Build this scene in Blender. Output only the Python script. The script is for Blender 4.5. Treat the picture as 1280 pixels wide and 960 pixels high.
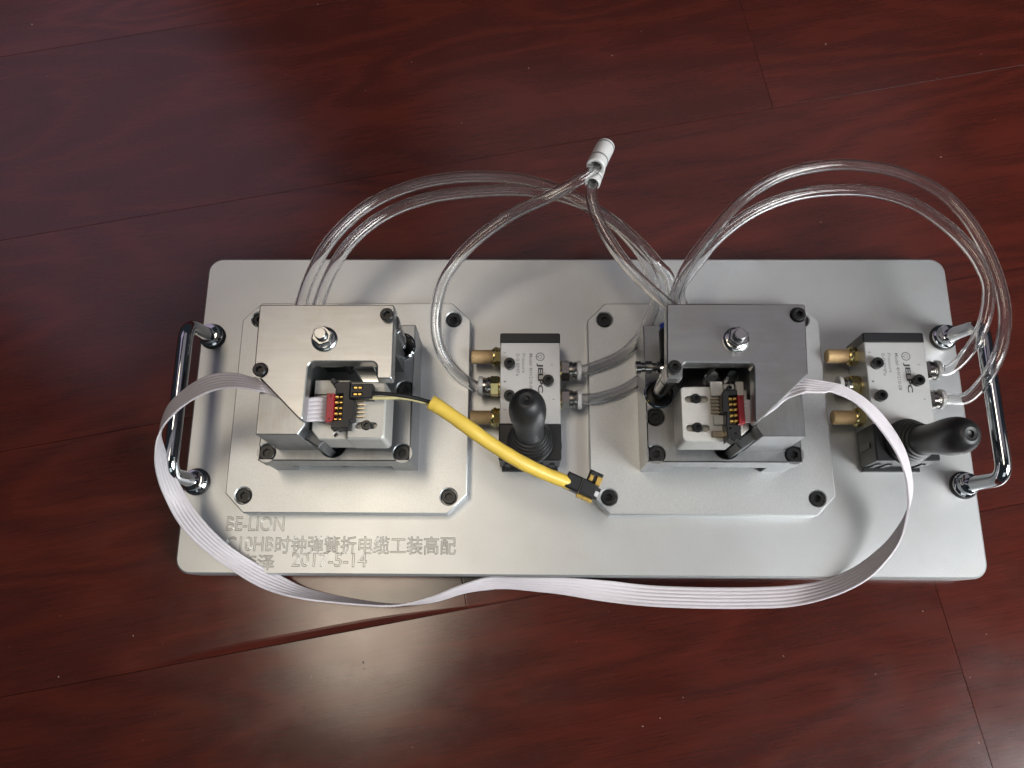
import bpy, math, random
from mathutils import Vector, Matrix
from mathutils.geometry import tessellate_polygon

for o in list(bpy.data.objects):
    bpy.data.objects.remove(o)
SC = bpy.context.scene
COL = SC.collection
MM = 0.001
PZ = 15.0            # the top of the jig's base plate is 15 mm above the floor; all z below count from that top
random.seed(4)

def W(x, y, z):      # millimetres (z above the plate top) -> metres
    return Vector((x * MM, y * MM, (z + PZ) * MM))

# ------------------------------------------------------------------ camera
CAM_C = (-25.763, -103.814, 419.048)
CAM_R = ((0.99984878, 0.00711012, -0.01587023), (0.00256906, -0.96297615, -0.26957437), (-0.01719936, 0.26949283, -0.96284879))
FPX = 1040.0
cam_data = bpy.data.cameras.new('camera')
cam = bpy.data.objects.new('camera', cam_data)
COL.objects.link(cam)
cam_data.sensor_width = 36.0
cam_data.lens = FPX / 1280.0 * 36.0
cam_data.clip_start = 0.01
cam_data.clip_end = 50.0
_r = [Vector(r) for r in CAM_R]
_m = Matrix((_r[0], -_r[1], -_r[2])).transposed().to_4x4()
_m.translation = W(*CAM_C)
cam.matrix_world = _m
SC.camera = cam

def P(px, py, z):    # photograph measurement -> millimetres on the plane z
    a, b = (px - 640) / FPX, (py - 480) / FPX
    d = [CAM_R[0][i] * a + CAM_R[1][i] * b + CAM_R[2][i] for i in range(3)]
    k = (z - CAM_C[2]) / d[2]
    return Vector((CAM_C[0] + k * d[0], CAM_C[1] + k * d[1], z))

# ------------------------------------------------------------------ world and lamps
world = bpy.data.worlds.new('World')
SC.world = world
world.use_nodes = True
bg = world.node_tree.nodes['Background']
bg.inputs[0].default_value = (0.60, 0.80, 1.0, 1)
bg.inputs[1].default_value = 0.03

def area(name, loc, target, sx, sy, watts, color, spread=180):
    l = bpy.data.lights.new(name, 'AREA')
    l.shape = 'RECTANGLE'
    l.size, l.size_y = sx * MM, sy * MM
    l.energy = watts
    l.color = color
    l.spread = math.radians(spread)
    o = bpy.data.objects.new(name, l)
    COL.objects.link(o)
    o.location = W(*loc)
    o.rotation_euler = (W(*target) - W(*loc)).to_track_quat('-Z', 'Y').to_euler()
    return o
warm = area('warm_ceiling_lamp', (-478, 140, 2000), (-478, 140, 0), 430, 1000, 7.2, (1.0, 0.87, 0.69))
warm.rotation_euler = (0, 0, 0)
warm.data.shape = 'ELLIPSE'
area('right_window', (1045, -680, 1050), (300, -90, 0), 700, 700, 1.9, (1.0, 0.97, 0.97), 46)
sky = area('left_sky_window', (-1250, 1150, 1700), (-150, 60, 0), 1000, 1000, 1.35, (0.9, 0.74, 1.0))
bounce = area('ceiling_bounce', (500, 950, 2000), (500, 950, 0), 1600, 1500, 1.65, (1.0, 0.88, 0.97))
bounce.rotation_euler = (0, 0, 0)
area('low_right_fill', (1200, -100, 500), (200, 0, 0), 500, 500, 0.6, (1.0, 1.0, 0.95))  # unseen fill lamp, no window: added for highlights on the handles
area('front_fill', (150, -1500, 1100), (0, 0, 0), 900, 700, 2, (0.88, 0.98, 1.0))  # fill lamp with no window behind it, added to brighten the ribbon
area('far_right_fill', (1300, -700, 800), (300, -20, 0), 900, 700, 2.4, (0.9, 1.0, 1.0), 60)  # extra fill lamp added at the right, no window; narrowed to fade leftwards
SC.view_settings.view_transform = 'Standard'
SC.view_settings.look = 'None'
SC.view_settings.exposure = 0.0
SC.view_settings.gamma = 1.0
SC.render.engine = 'CYCLES'
SC.cycles.max_bounces = 12
SC.cycles.transmission_bounces = 12
SC.cycles.transparent_max_bounces = 24
SC.cycles.caustics_reflective = False
SC.cycles.caustics_refractive = True

# ------------------------------------------------------------------ materials
def new_mat(name):
    m = bpy.data.materials.new(name)
    m.use_nodes = True
    nt = m.node_tree
    return m, nt, nt.nodes['Principled BSDF']

def node(nt, kind, **kw):
    n = nt.nodes.new(kind)
    for k, v in kw.items():
        setattr(n, k, v)
    return n

def simple(name, col, rough=0.4, metal=0.0, var=0.12, rvar=0.08, scale=400.0, bump=0.0, bscale=2500.0, stretch=None, spec=None, sparkle=0.0, stain=0.0):
    m, nt, b = new_mat(name)
    L = nt.links.new
    tc = node(nt, 'ShaderNodeTexCoord')
    mp = node(nt, 'ShaderNodeMapping')
    if stretch:
        mp.inputs['Scale'].default_value = stretch
    L(tc.outputs['Object'], mp.inputs['Vector'])
    no = node(nt, 'ShaderNodeTexNoise')
    no.inputs['Scale'].default_value = scale
    no.inputs['Detail'].default_value = 6
    L(mp.outputs[0], no.inputs['Vector'])
    mix = node(nt, 'ShaderNodeMix', data_type='RGBA')
    mix.inputs['A'].default_value = (*[c * (1 - var) for c in col], 1)
    mix.inputs['B'].default_value = (*[min(1, c * (1 + var)) for c in col], 1)
    L(no.outputs['Fac'], mix.inputs['Factor'])
    outc = mix.outputs['Result']
    if stain:
        sn = node(nt, 'ShaderNodeTexNoise')
        sn.inputs['Scale'].default_value = 45
        sn.inputs['Detail'].default_value = 5
        sn.inputs['Roughness'].default_value = 0.62
        L(tc.outputs['Object'], sn.inputs['Vector'])
        sm = node(nt, 'ShaderNodeMapRange')
        sm.inputs['From Min'].default_value, sm.inputs['From Max'].default_value = 0.50, 0.72
        sm.inputs['To Max'].default_value = stain
        L(sn.outputs['Fac'], sm.inputs['Value'])
        sx = node(nt, 'ShaderNodeMix', data_type='RGBA')
        sx.inputs['B'].default_value = (col[0] * 0.78, col[1] * 0.70, col[2] * 0.52, 1)
        L(sm.outputs[0], sx.inputs['Factor']); L(outc, sx.inputs['A'])
        outc = sx.outputs['Result']
    if sparkle:
        sp = node(nt, 'ShaderNodeTexNoise')
        sp.inputs['Scale'].default_value = 2600
        sp.inputs['Detail'].default_value = 2
        L(tc.outputs['Object'], sp.inputs['Vector'])
        sr = node(nt, 'ShaderNodeMapRange')
        sr.inputs['From Min'].default_value, sr.inputs['From Max'].default_value = 0.3, 0.7
        sr.inputs['To Min'].default_value, sr.inputs['To Max'].default_value = 1 - sparkle, 1 + sparkle
        L(sp.outputs['Fac'], sr.inputs['Value'])
        vm = node(nt, 'ShaderNodeVectorMath', operation='SCALE')
        L(outc, vm.inputs[0]); L(sr.outputs[0], vm.inputs['Scale'])
        outc = vm.outputs[0]
    L(outc, b.inputs['Base Color'])
    mr = node(nt, 'ShaderNodeMapRange')
    mr.inputs['To Min'].default_value = max(0.02, rough - rvar)
    mr.inputs['To Max'].default_value = rough + rvar
    n2 = node(nt, 'ShaderNodeTexNoise')
    n2.inputs['Scale'].default_value = scale * 0.23
    n2.inputs['Detail'].default_value = 4
    L(mp.outputs[0], n2.inputs['Vector'])
    L(n2.outputs['Fac'], mr.inputs['Value'])
    L(mr.outputs[0], b.inputs['Roughness'])
    b.inputs['Metallic'].default_value = metal
    if spec is not None:
        b.inputs['Specular IOR Level'].default_value = spec
    if bump:
        n3 = node(nt, 'ShaderNodeTexNoise')
        n3.inputs['Scale'].default_value = bscale
        n3.inputs['Detail'].default_value = 3
        L(mp.outputs[0], n3.inputs['Vector'])
        bp = node(nt, 'ShaderNodeBump')
        bp.inputs['Strength'].default_value = bump
        bp.inputs['Distance'].default_value = 0.0003
        L(n3.outputs['Fac'], bp.inputs['Height'])
        L(bp.outputs[0], b.inputs['Normal'])
    return m

M = {}
M['anodised'] = simple('anodised_aluminium', (0.645, 0.66, 0.67), 0.40, 0.78, 0.05, 0.06, 60, 0.09, 1900, sparkle=0.11, stain=0.12)
M['station'] = simple('station_aluminium', (0.665, 0.68, 0.685), 0.40, 0.78, 0.05, 0.06, 60, 0.08, 1900, sparkle=0.09)
M['letter'] = simple('engraved_edge', (0.34, 0.34, 0.33), 0.33, 0.8, 0.1)
M['letter_shade'] = simple('engraved_shade', (0.52, 0.525, 0.52), 0.36, 0.8, 0.1)  # engraved shading put into the colour of a flat, unsunk fill
M['steel'] = simple('ground_steel', (0.50, 0.505, 0.51), 0.32, 0.95, 0.10, 0.07, 70, 0.07, 900, (1, 9, 1), sparkle=0.05, stain=0.35)
M['bridge'] = simple('milled_steel', (0.37, 0.38, 0.395), 0.36, 0.9, 0.14, 0.10, 90, 0.07, 900, (9, 1, 1), sparkle=0.05, stain=0.5)
M['nest'] = simple('blasted_aluminium', (0.66, 0.65, 0.62), 0.5, 0.5, 0.10, 0.06, 500, 0.15, 2500)
M['dark_steel'] = simple('dark_steel', (0.09, 0.095, 0.10), 0.4, 0.7)
M['chrome'] = simple('chrome', (0.62, 0.63, 0.65), 0.07, 1.0, 0.03, 0.03)
M['pin_steel'] = simple('hardened_pin', (0.21, 0.21, 0.22), 0.16, 1.0, 0.1, 0.05, 500)
M['zinc'] = simple('zinc_plated_steel', (0.62, 0.62, 0.62), 0.22, 1.0, 0.1, 0.08, 600)
M['nickel'] = simple('nickel_fitting', (0.38, 0.36, 0.335), 0.20, 1.0, 0.1, 0.06, 600)
M['black_oxide'] = simple('black_oxide', (0.018, 0.018, 0.019), 0.33, 0.2, 0.2, 0.08, 900)
M['black_plastic'] = simple('black_plastic', (0.014, 0.014, 0.016), 0.42, 0.0, 0.2, 0.08, 500, 0.06, 3000)
M['black_rubber'] = simple('black_rubber', (0.020, 0.020, 0.021), 0.42, 0.0, 0.45, 0.14, 220, 0.05, 3000)
M['valve'] = simple('valve_aluminium', (0.60, 0.60, 0.60), 0.45, 0.45, 0.05, 0.05, 300, 0.08, 2500)
M['brass'] = simple('brass', (0.72, 0.58, 0.27), 0.22, 1.0, 0.12, 0.07, 700)
M['sinter'] = simple('sintered_bronze', (0.62, 0.43, 0.22), 0.6, 0.45, 0.35, 0.06, 1800, 0.7, 2200)
M['white_plastic'] = simple('white_plastic', (0.74, 0.73, 0.73), 0.38, 0.0, 0.05, 0.06, 300)
M['ribbon'] = simple('ribbon_insulation', (0.72, 0.67, 0.71), 0.42, 0.0, 0.04, 0.05, 200)
M['red_plastic'] = simple('red_plastic', (0.36, 0.025, 0.035), 0.4, 0.0, 0.15)
M['gold'] = simple('gold_contact', (0.90, 0.60, 0.16), 0.28, 0.6, 0.12, 0.08, 900)
M['yellow'] = simple('yellow_sleeve', (0.86, 0.60, 0.10), 0.38, 0.0, 0.10, 0.06, 120, 0.05, 900)
M['cream'] = simple('cream_wire', (0.74, 0.66, 0.34), 0.4, 0.0, 0.15)
M['blue'] = simple('blue_plastic', (0.02, 0.06, 0.42), 0.35)
M['ink'] = simple('printed_ink', (0.05, 0.05, 0.055), 0.5, 0.0, 0.2)
M['ink_faint'] = simple('faint_ink', (0.21, 0.21, 0.22), 0.5, 0.2, 0.2)
M['dust'] = simple('dust_crumb', (0.42, 0.34, 0.27), 0.8)
M['pin'] = simple('tinned_pin', (0.50, 0.42, 0.30), 0.3, 0.9)

def tube_mat():
    m, nt, b = new_mat('clear_tube')
    b.inputs['Base Color'].default_value = (0.97, 0.965, 0.965, 1)
    b.inputs['Roughness'].default_value = 0.04
    b.inputs['IOR'].default_value = 1.42
    b.inputs['Transmission Weight'].default_value = 0.985
    no = node(nt, 'ShaderNodeTexNoise')
    no.inputs['Scale'].default_value = 300
    tc = node(nt, 'ShaderNodeTexCoord')
    nt.links.new(tc.outputs['Object'], no.inputs['Vector'])
    mr = node(nt, 'ShaderNodeMapRange')
    mr.inputs['To Min'].default_value, mr.inputs['To Max'].default_value = 0.03, 0.10
    nt.links.new(no.outputs['Fac'], mr.inputs['Value'])
    nt.links.new(mr.outputs[0], b.inputs['Roughness'])
    return m
M['tube'] = tube_mat()

def wood_mat():
    m, nt, b = new_mat('red_brown_laminate')
    L = nt.links.new
    tc = node(nt, 'ShaderNodeTexCoord')
    oi = node(nt, 'ShaderNodeObjectInfo')
    mul = node(nt, 'ShaderNodeVectorMath', operation='MULTIPLY')
    cx = node(nt, 'ShaderNodeCombineXYZ')
    for i in range(3):
        L(oi.outputs['Random'], cx.inputs[i])
    mul.inputs[1].default_value = (7.3, 5.1, 3.7)
    L(cx.outputs[0], mul.inputs[0])
    add = node(nt, 'ShaderNodeVectorMath', operation='ADD')
    L(tc.outputs['Object'], add.inputs[0])
    L(mul.outputs[0], add.inputs[1])
    def mapped(s):
        mp = node(nt, 'ShaderNodeMapping')
        mp.inputs['Scale'].default_value = s
        L(add.outputs[0], mp.inputs['Vector'])
        return mp.outputs[0]
    def noise(vec, scale, detail, rough=0.5, dist=0.0):
        n = node(nt, 'ShaderNodeTexNoise')
        n.inputs['Scale'].default_value = scale
        n.inputs['Detail'].default_value = detail
        n.inputs['Roughness'].default_value = rough
        n.inputs['Distortion'].default_value = dist
        L(vec, n.inputs['Vector'])
        return n.outputs['Fac']
    def math_(op, a, v=None, c=None):
        n = node(nt, 'ShaderNodeMath', operation=op)
        L(a, n.inputs[0])
        if v is not None:
            if hasattr(v, 'links'):
                L(v, n.inputs[1])
            else:
                n.inputs[1].default_value = v
        if c is not None:
            n.inputs[2].default_value = c
        return n.outputs[0]
    base = noise(mapped((2.4, 9.0, 1)), 1.6, 2, 0.45, 0.35)        # contours of this are the cathedral figure
    wob = noise(mapped((14, 60, 1)), 1.5, 4, 0.6)
    rings = math_('MULTIPLY', base, 9.0)
    rings = math_('ADD', rings, math_('MULTIPLY', wob, 0.7))
    fr = math_('FRACT', rings)
    tri = math_('ABSOLUTE', math_('SUBTRACT', fr, 0.62))
    figure = node(nt, 'ShaderNodeMapRange')
    figure.inputs['From Max'].default_value = 0.5
    L(tri, figure.inputs['Value'])
    grain = noise(mapped((7, 420, 1)), 1.4, 6, 0.66)
    fine = noise(mapped((60, 1500, 1)), 1.0, 5, 0.7)
    cloud = noise(mapped((2.5, 8, 1)), 1.3, 4, 0.6)
    f = math_('MULTIPLY', figure.outputs[0], 0.22)
    f = math_('ADD', f, math_('MULTIPLY', grain, 0.30))
    f = math_('ADD', f, math_('MULTIPLY', fine, 0.72))
    f = math_('ADD', f, math_('MULTIPLY', cloud, 0.34))
    f = math_('SUBTRACT', f, 0.31)
    cr = node(nt, 'ShaderNodeValToRGB')
    e = cr.color_ramp.elements
    e[0].position, e[0].color = 0.16, (0.040, 0.0080, 0.0058, 1)
    e[1].position, e[1].color = 0.86, (0.124, 0.0200, 0.0114, 1)
    k = e.new(0.48)
    k.color = (0.071, 0.0120, 0.0072, 1)
    L(f, cr.inputs[0])
    hs = node(nt, 'ShaderNodeHueSaturation')
    vr = node(nt, 'ShaderNodeMapRange')
    vr.inputs['To Min'].default_value = 0.86
    vr.inputs['To Max'].default_value = 1.12
    L(oi.outputs['Random'], vr.inputs['Value'])
    L(vr.outputs[0], hs.inputs['Value'])
    L(cr.outputs[0], hs.inputs['Color'])
    L(hs.outputs[0], b.inputs['Base Color'])
    rr = node(nt, 'ShaderNodeMapRange')
    rr.inputs['To Min'].default_value = 0.11
    rr.inputs['To Max'].default_value = 0.25
    smear = noise(mapped((30, 40, 1)), 1.0, 6, 0.65)
    L(smear, rr.inputs['Value'])
    L(rr.outputs[0], b.inputs['Roughness'])
    b.inputs['Specular IOR Level'].default_value = 0.85
    bp = node(nt, 'ShaderNodeBump')
    bp.inputs['Strength'].default_value = 0.05
    bp.inputs['Distance'].default_value = 0.0001
    L(math_('ADD', grain, math_('MULTIPLY', fine, 0.5)), bp.inputs['Height'])
    L(bp.outputs[0], b.inputs['Normal'])
    return m
M['wood'] = wood_mat()

# ------------------------------------------------------------------ mesh helpers (all in millimetres)
def circle(cx, cy, r, n=24, a0=0.0):
    return [(cx + r * math.cos(a0 + 2 * math.pi * i / n), cy + r * math.sin(a0 + 2 * math.pi * i / n)) for i in range(n)]

def slot(cx, cy, length, r, n=8):
    h = length / 2 - r
    return [(cx + h + r * math.cos(a), cy + r * math.sin(a)) for a in [(-0.5 + i / n) * math.pi for i in range(n + 1)]] + \
           [(cx - h + r * math.cos(a), cy + r * math.sin(a)) for a in [(0.5 + i / n) * math.pi for i in range(n + 1)]]

def area2(p):
    return sum(p[i][0] * p[(i + 1) % len(p)][1] - p[(i + 1) % len(p)][0] * p[i][1] for i in range(len(p)))

def ccw(p):
    return list(p) if area2(p) > 0 else list(reversed(p))

def fillet(poly, radii, n=5):
    """Round the corners of a polygon; radii is a number or one per corner."""
    poly = list(poly)
    if not isinstance(radii, (list, tuple)):
        radii = [radii] * len(poly)
    out = []
    for i, p in enumerate(poly):
        r = radii[i]
        if r <= 0:
            out.append(p)
            continue
        p = Vector(p); a = (Vector(poly[i - 1]) - p); b = (Vector(poly[(i + 1) % len(poly)]) - p)
        la, lb = a.length, b.length
        a.normalize(); b.normalize()
        ang = a.angle(b)
        t = min(r / math.tan(ang / 2), la * 0.48, lb * 0.48)
        rr = t * math.tan(ang / 2)
        c = p + (a + b).normalized() * (rr / math.sin(ang / 2))
        s, e = p + a * t - c, p + b * t - c
        a0 = math.atan2(s.y, s.x); da = math.atan2(e.y, e.x) - a0
        while da > math.pi: da -= 2 * math.pi
        while da < -math.pi: da += 2 * math.pi
        for k in range(n + 1):
            q = a0 + da * k / n
            out.append((c.x + rr * math.cos(q), c.y + rr * math.sin(q)))
    return out

def offset(poly, d):
    """Inset a ccw polygon by d (negative: outset)."""
    n = len(poly); out = []
    for i in range(n):
        p0, p1, p2 = Vector(poly[i - 1]), Vector(poly[i]), Vector(poly[(i + 1) % n])
        e1, e2 = (p1 - p0), (p2 - p1)
        if e1.length < 1e-6: e1 = e2
        if e2.length < 1e-6: e2 = e1
        e1.normalize(); e2.normalize()
        n1, n2 = Vector((-e1.y, e1.x)), Vector((-e2.y, e2.x))
        m = n1 + n2
        m = n1 if m.length < 1e-6 else m / max(0.35, (1 + n1.dot(n2)))
        out.append((p1.x + m.x * d, p1.y + m.y * d))
    return out

class MB:
    def __init__(self):
        self.v, self.f, self.mi, self.mats = [], [], [], []
        self.cur = 0
    def mat(self, m):
        if m not in self.mats:
            self.mats.append(m)
        self.cur = self.mats.index(m)
        return self
    def face(self, idx):
        self.f.append(tuple(idx)); self.mi.append(self.cur)
    def loop(self, poly, z):
        s = len(self.v)
        self.v += [(x, y, z) for x, y in poly]
        return list(range(s, s + len(poly)))
    def strip(self, a, b):
        n = len(a)
        for i in range(n):
            self.face((a[i], a[(i + 1) % n], b[(i + 1) % n], b[i]))
    def plate(self, outer, z0, z1, holes=(), c=0.4, hc=0.4):
        """Extruded polygon with chamfered top edge; holes = (polygon, depth); a depth past the bottom goes through."""
        outer = ccw(outer)
        lb = self.loop(outer, z0)
        ls = self.loop(outer, z1 - c) if c else self.loop(outer, z1)
        self.strip(lb, ls)
        top = offset(outer, c) if c else outer
        lt = ls
        if c:
            lt = self.loop(top, z1)
            self.strip(ls, lt)
        loops, ids = [top], list(lt)
        through = []
        for poly, depth in holes:
            poly = ccw(poly)
            big = offset(poly, -hc) if hc else poly
            h1 = self.loop(big, z1)
            h2 = self.loop(poly, z1 - max(hc, 0.01))
            self.strip(h2, h1) if False else [self.face((h1[(i + 1) % len(h1)], h1[i], h2[i], h2[(i + 1) % len(h1)])) for i in range(len(h1))]
            zb = max(z0, z1 - depth)
            h3 = self.loop(poly, zb)
            for i in range(len(h2)):
                self.face((h2[(i + 1) % len(h2)], h2[i], h3[i], h3[(i + 1) % len(h2)]))
            if zb > z0:
                self.face(h3)
            else:
                through.append((poly, h3))
            loops.append(big); ids += h1
        self.cap(loops, ids, True)
        self.cap([outer] + [t[0] for t in through], list(lb) + [i for t in through for i in t[1]], False)
        return self
    def cap(self, loops, ids, up):
        if len(loops) == 1 and len(loops[0]) < 5:
            self.face(ids if up else list(reversed(ids)))
            return
        tris = tessellate_polygon([[Vector((x, y, 0)) for x, y in l] for l in loops])
        flat = [p for l in loops for p in l]
        for t in tris:
            (ax, ay), (bx, by), (cx, cy) = (flat[i] for i in t)
            s = (bx - ax) * (cy - ay) - (cx - ax) * (by - ay)
            if abs(s) < 1e-9:
                continue
            q = [ids[i] for i in t]
            if (s > 0) != up:
                q.reverse()
            self.face(q)
    def box(self, x0, x1, y0, y1, z0, z1, c=0.3):
        return self.plate([(x0, y0), (x1, y0), (x1, y1), (x0, y1)], z0, z1, (), c)
    def lathe(self, prof, origin, axis, n=24, caps=True, a0=0.0):
        ax = Vector(axis).normalized()
        u = ax.orthogonal().normalized() if abs(ax.z) < 0.9 else Vector((1, 0, 0)) - ax * ax.x
        u.normalize(); w = ax.cross(u)
        o = Vector(origin); rings = []
        for r, h in prof:
            s = len(self.v)
            for i in range(n):
                t = a0 + 2 * math.pi * i / n
                self.v.append(tuple(o + ax * h + (u * math.cos(t) + w * math.sin(t)) * r))
            rings.append(list(range(s, s + n)))
        for a, b in zip(rings, rings[1:]):
            self.strip(a, b)
        if caps:
            self.face(list(reversed(rings[0]))); self.face(rings[-1])
        return self
    def sweep(self, pts, r, n=14, caps=True, flip=False):
        pts = [Vector(p) for p in pts]
        rad = r if isinstance(r, (list, tuple)) else [r] * len(pts)
        u = None; rings = []
        for i, p in enumerate(pts):
            t = (pts[min(i + 1, len(pts) - 1)] - pts[max(i - 1, 0)]).normalized()
            if u is None:
                u = t.orthogonal().normalized()
            u = (u - t * u.dot(t)).normalized()
            w = t.cross(u)
            s = len(self.v)
            for k in range(n):
                a = 2 * math.pi * k / n
                self.v.append(tuple(p + (u * math.cos(a) + w * math.sin(a)) * rad[i]))
            rings.append(list(range(s, s + n)))
        for a, b in zip(rings, rings[1:]):
            self.strip(b, a) if flip else self.strip(a, b)
        if caps:
            self.face(list(reversed(rings[0]))); self.face(rings[-1])
        return rings
    def mesh(self, name, sharp=35):
        me = bpy.data.meshes.new(name)
        me.from_pydata([(x * MM, y * MM, z * MM) for x, y, z in self.v], [], self.f)
        for m in self.mats:
            me.materials.append(m)
        me.polygons.foreach_set('material_index', self.mi)
        me.polygons.foreach_set('use_smooth', [True] * len(self.f))
        me.update()
        me.set_sharp_from_angle(angle=math.radians(sharp))
        return me

def put(name, mesh, parent=None, loc=None, rot=0.0, **props):
    """Link one mesh object. loc is millimetres (z above the plate top); without it the mesh already holds world millimetres."""
    if isinstance(mesh, MB):
        mesh = mesh.mesh(name)
    o = bpy.data.objects.new(name, mesh)
    COL.objects.link(o)
    o.location = W(*(loc or (0, 0, 0)))
    o.rotation_euler = (0, 0, rot)
    if parent is not None:
        o.parent = parent
        o.matrix_parent_inverse = PINV[parent.name]
    for k, v in props.items():
        o[k] = v
    return o

PINV = {}
def empty(name, loc, parent=None, **props):
    o = bpy.data.objects.new(name, None)
    COL.objects.link(o)
    o.empty_display_size = 0.02
    o.location = W(*loc)
    if parent is not None:
        o.parent = parent
        o.matrix_parent_inverse = PINV[parent.name]
    PINV[o.name] = Matrix.Translation(W(*loc)).inverted()
    for k, v in props.items():
        o[k] = v
    return o

def spline(pts, sub=8):
    """Catmull-Rom through the points (any dimension Vector)."""
    pts = [Vector(p) for p in pts]
    out = []
    for i in range(len(pts) - 1):
        p0 = pts[i - 1] if i else pts[0] * 2 - pts[1]
        p1, p2 = pts[i], pts[i + 1]
        p3 = pts[i + 2] if i + 2 < len(pts) else p2 * 2 - p1
        for k in range(sub):
            t = k / sub
            out.append(0.5 * ((2 * p1) + (p2 - p0) * t + (2 * p0 - 5 * p1 + 4 * p2 - p3) * t * t + (3 * p1 - p0 - 3 * p2 + p3) * t ** 3))
    out.append(pts[-1])
    return out

def text_mesh(name, body, x0, x1, y0, y1, z, m, outline=0.0, rot=False, bold=0.0):
    """Lettering fitted into a rectangle (mm); outline > 0 makes engraved contour lines instead of filled print."""
    cu = bpy.data.curves.new(name, 'FONT')
    cu.body = body
    cu.size = 1.0
    cu.resolution_u = 3
    if outline:
        cu.fill_mode = 'NONE'
    cu.offset = bold
    t = bpy.data.objects.new(name + '_tmp', cu)
    COL.objects.link(t)
    bpy.context.view_layer.update()
    dg = bpy.context.evaluated_depsgraph_get()
    # measure with the plain outline first
    me = bpy.data.meshes.new_from_object(t.evaluated_get(dg))
    vs = [v.co.copy() for v in me.vertices]
    ax, bx = min(v.x for v in vs), max(v.x for v in vs)
    ay, by = min(v.y for v in vs), max(v.y for v in vs)
    def fit(v):
        fx, fy = (v.x - ax) / (bx - ax), (v.y - ay) / (by - ay)
        if rot:      # reads downwards
            return (x0 + (x1 - x0) * fy, y1 - (y1 - y0) * fx)
        return (x0 + (x1 - x0) * fx, y0 + (y1 - y0) * fy)
    b = MB().mat(m)
    if outline:
        # walk the contours and give every one a small rounded bead
        nxt = {}
        for e in me.edges:
            a, c = e.vertices
            nxt.setdefault(a, []).append(c); nxt.setdefault(c, []).append(a)
        seen = set()
        for s in range(len(vs)):
            if s in seen or s not in nxt:
                continue
            chain = [s]; seen.add(s); cur = s
            while True:
                q = [k for k in nxt[cur] if k not in seen]
                if not q:
                    break
                cur = q[0]; seen.add(cur); chain.append(cur)
            if len(chain) < 3:
                continue
            pts = [fit(vs[i]) for i in chain]
            pts = ccw(pts)
            o1, o2 = offset(pts, -outline), offset(pts, outline)
            l1, l2, l3 = b.loop(o1, z - 0.01), b.loop(pts, z + outline * 0.9), b.loop(o2, z - 0.01)
            b.strip(l1, l2); b.strip(l2, l3)
    else:
        for v in vs:
            x, y = fit(v)
            b.v.append((x, y, z))
        for p in me.polygons:
            b.face(p.vertices)
        # keep print facing up
        for i, f in enumerate(b.f):
            (xa, ya, _), (xb, yb, _), (xc, yc, _) = b.v[f[0]], b.v[f[1]], b.v[f[2]]
            if (xb - xa) * (yc - ya) - (xc - xa) * (yb - ya) < 0:
                b.f[i] = tuple(reversed(f))
    bpy.data.objects.remove(t)
    bpy.data.meshes.remove(me)
    return b

# ------------------------------------------------------------------ floor of laminate planks
ANG = math.radians(10.8)
floor = empty('floor', (0, 0, -PZ), kind='structure')
PITCH = 125.2
def plank(r, l0, l1):
    v0 = -88.0 + PITCH * r
    v1 = v0 + PITCH
    b = MB().mat(M['wood'])
    lx, ly = l1 - l0, v1 - v0
    g = 0.13
    def worn(x, edge):               # how far the bevel of this long edge is worn back
        if (r, edge) != (0, 0):
            return 0.03
        t = x + l0
        k = min(1, max(0, (t + 260) / 70)) * min(1, max(0, (-40 - t) / 90))
        return 0.03 + 4.3 * k * k * (3 - 2 * k)
    xs = [g] + [x for x in range(20, int(lx) - 10, 15)] + [lx - g] if r == 0 else [g, lx - g]
    def ring(fr, z, end):
        lo = [(min(max(x, g + end), lx - g - end), g + worn(x, 0) * fr) for x in xs]
        hi = [(min(max(x, g + end), lx - g - end), ly - g - worn(x, 1) * fr) for x in reversed(xs)]
        return b.loop(lo + hi, z)
    lb, l1_ = ring(0, -8, 0), ring(0, -0.5, 0)
    n_ = len(xs)
    for i_, q_ in enumerate(l1_):    # a wide bevel also runs deeper
        x_, y_, z_ = b.v[q_]
        b.v[q_] = (x_, y_, -0.02 - 0.125 * worn(x_, 0 if i_ < n_ else 1))
    lm = ring(0.72, 0, 0.15)
    for i_, q_ in enumerate(lm):
        x_, y_, z_ = b.v[q_]
        b.v[q_] = (x_, y_, -0.02 * worn(x_, 0 if i_ < n_ else 1))
    lt = ring(1, 0, 0.3)
    b.strip(lb, l1_); b.strip(l1_, lm); b.strip(lm, lt)
    b.face(lt)
    x = l0 * math.cos(ANG) - v0 * math.sin(ANG)
    y = l0 * math.sin(ANG) + v0 * math.cos(ANG)
    me = b.mesh('plank', 4)
    return put('plank', me, floor, (x, y, -PZ), ANG)
for r, cuts in {4: (-900, -450, 880), 3: (-1000, -420, 1000), 2: (-1030, 153.6, 1000), 1: (-900, 700, 1300), 0: (-1060, -73.2, 1130),
                -1: (-1000, 160.9, 1200), -2: (-900, -450, 950)}.items():
    for a, b_ in zip(cuts, cuts[1:]):
        plank(r, a, b_)
sub = MB().mat(M['dark_steel'])
sub.box(-1300, 1300, -900, 900, -PZ - 20, -PZ - 8.3, 0)
put('underlay', sub, floor)

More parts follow.
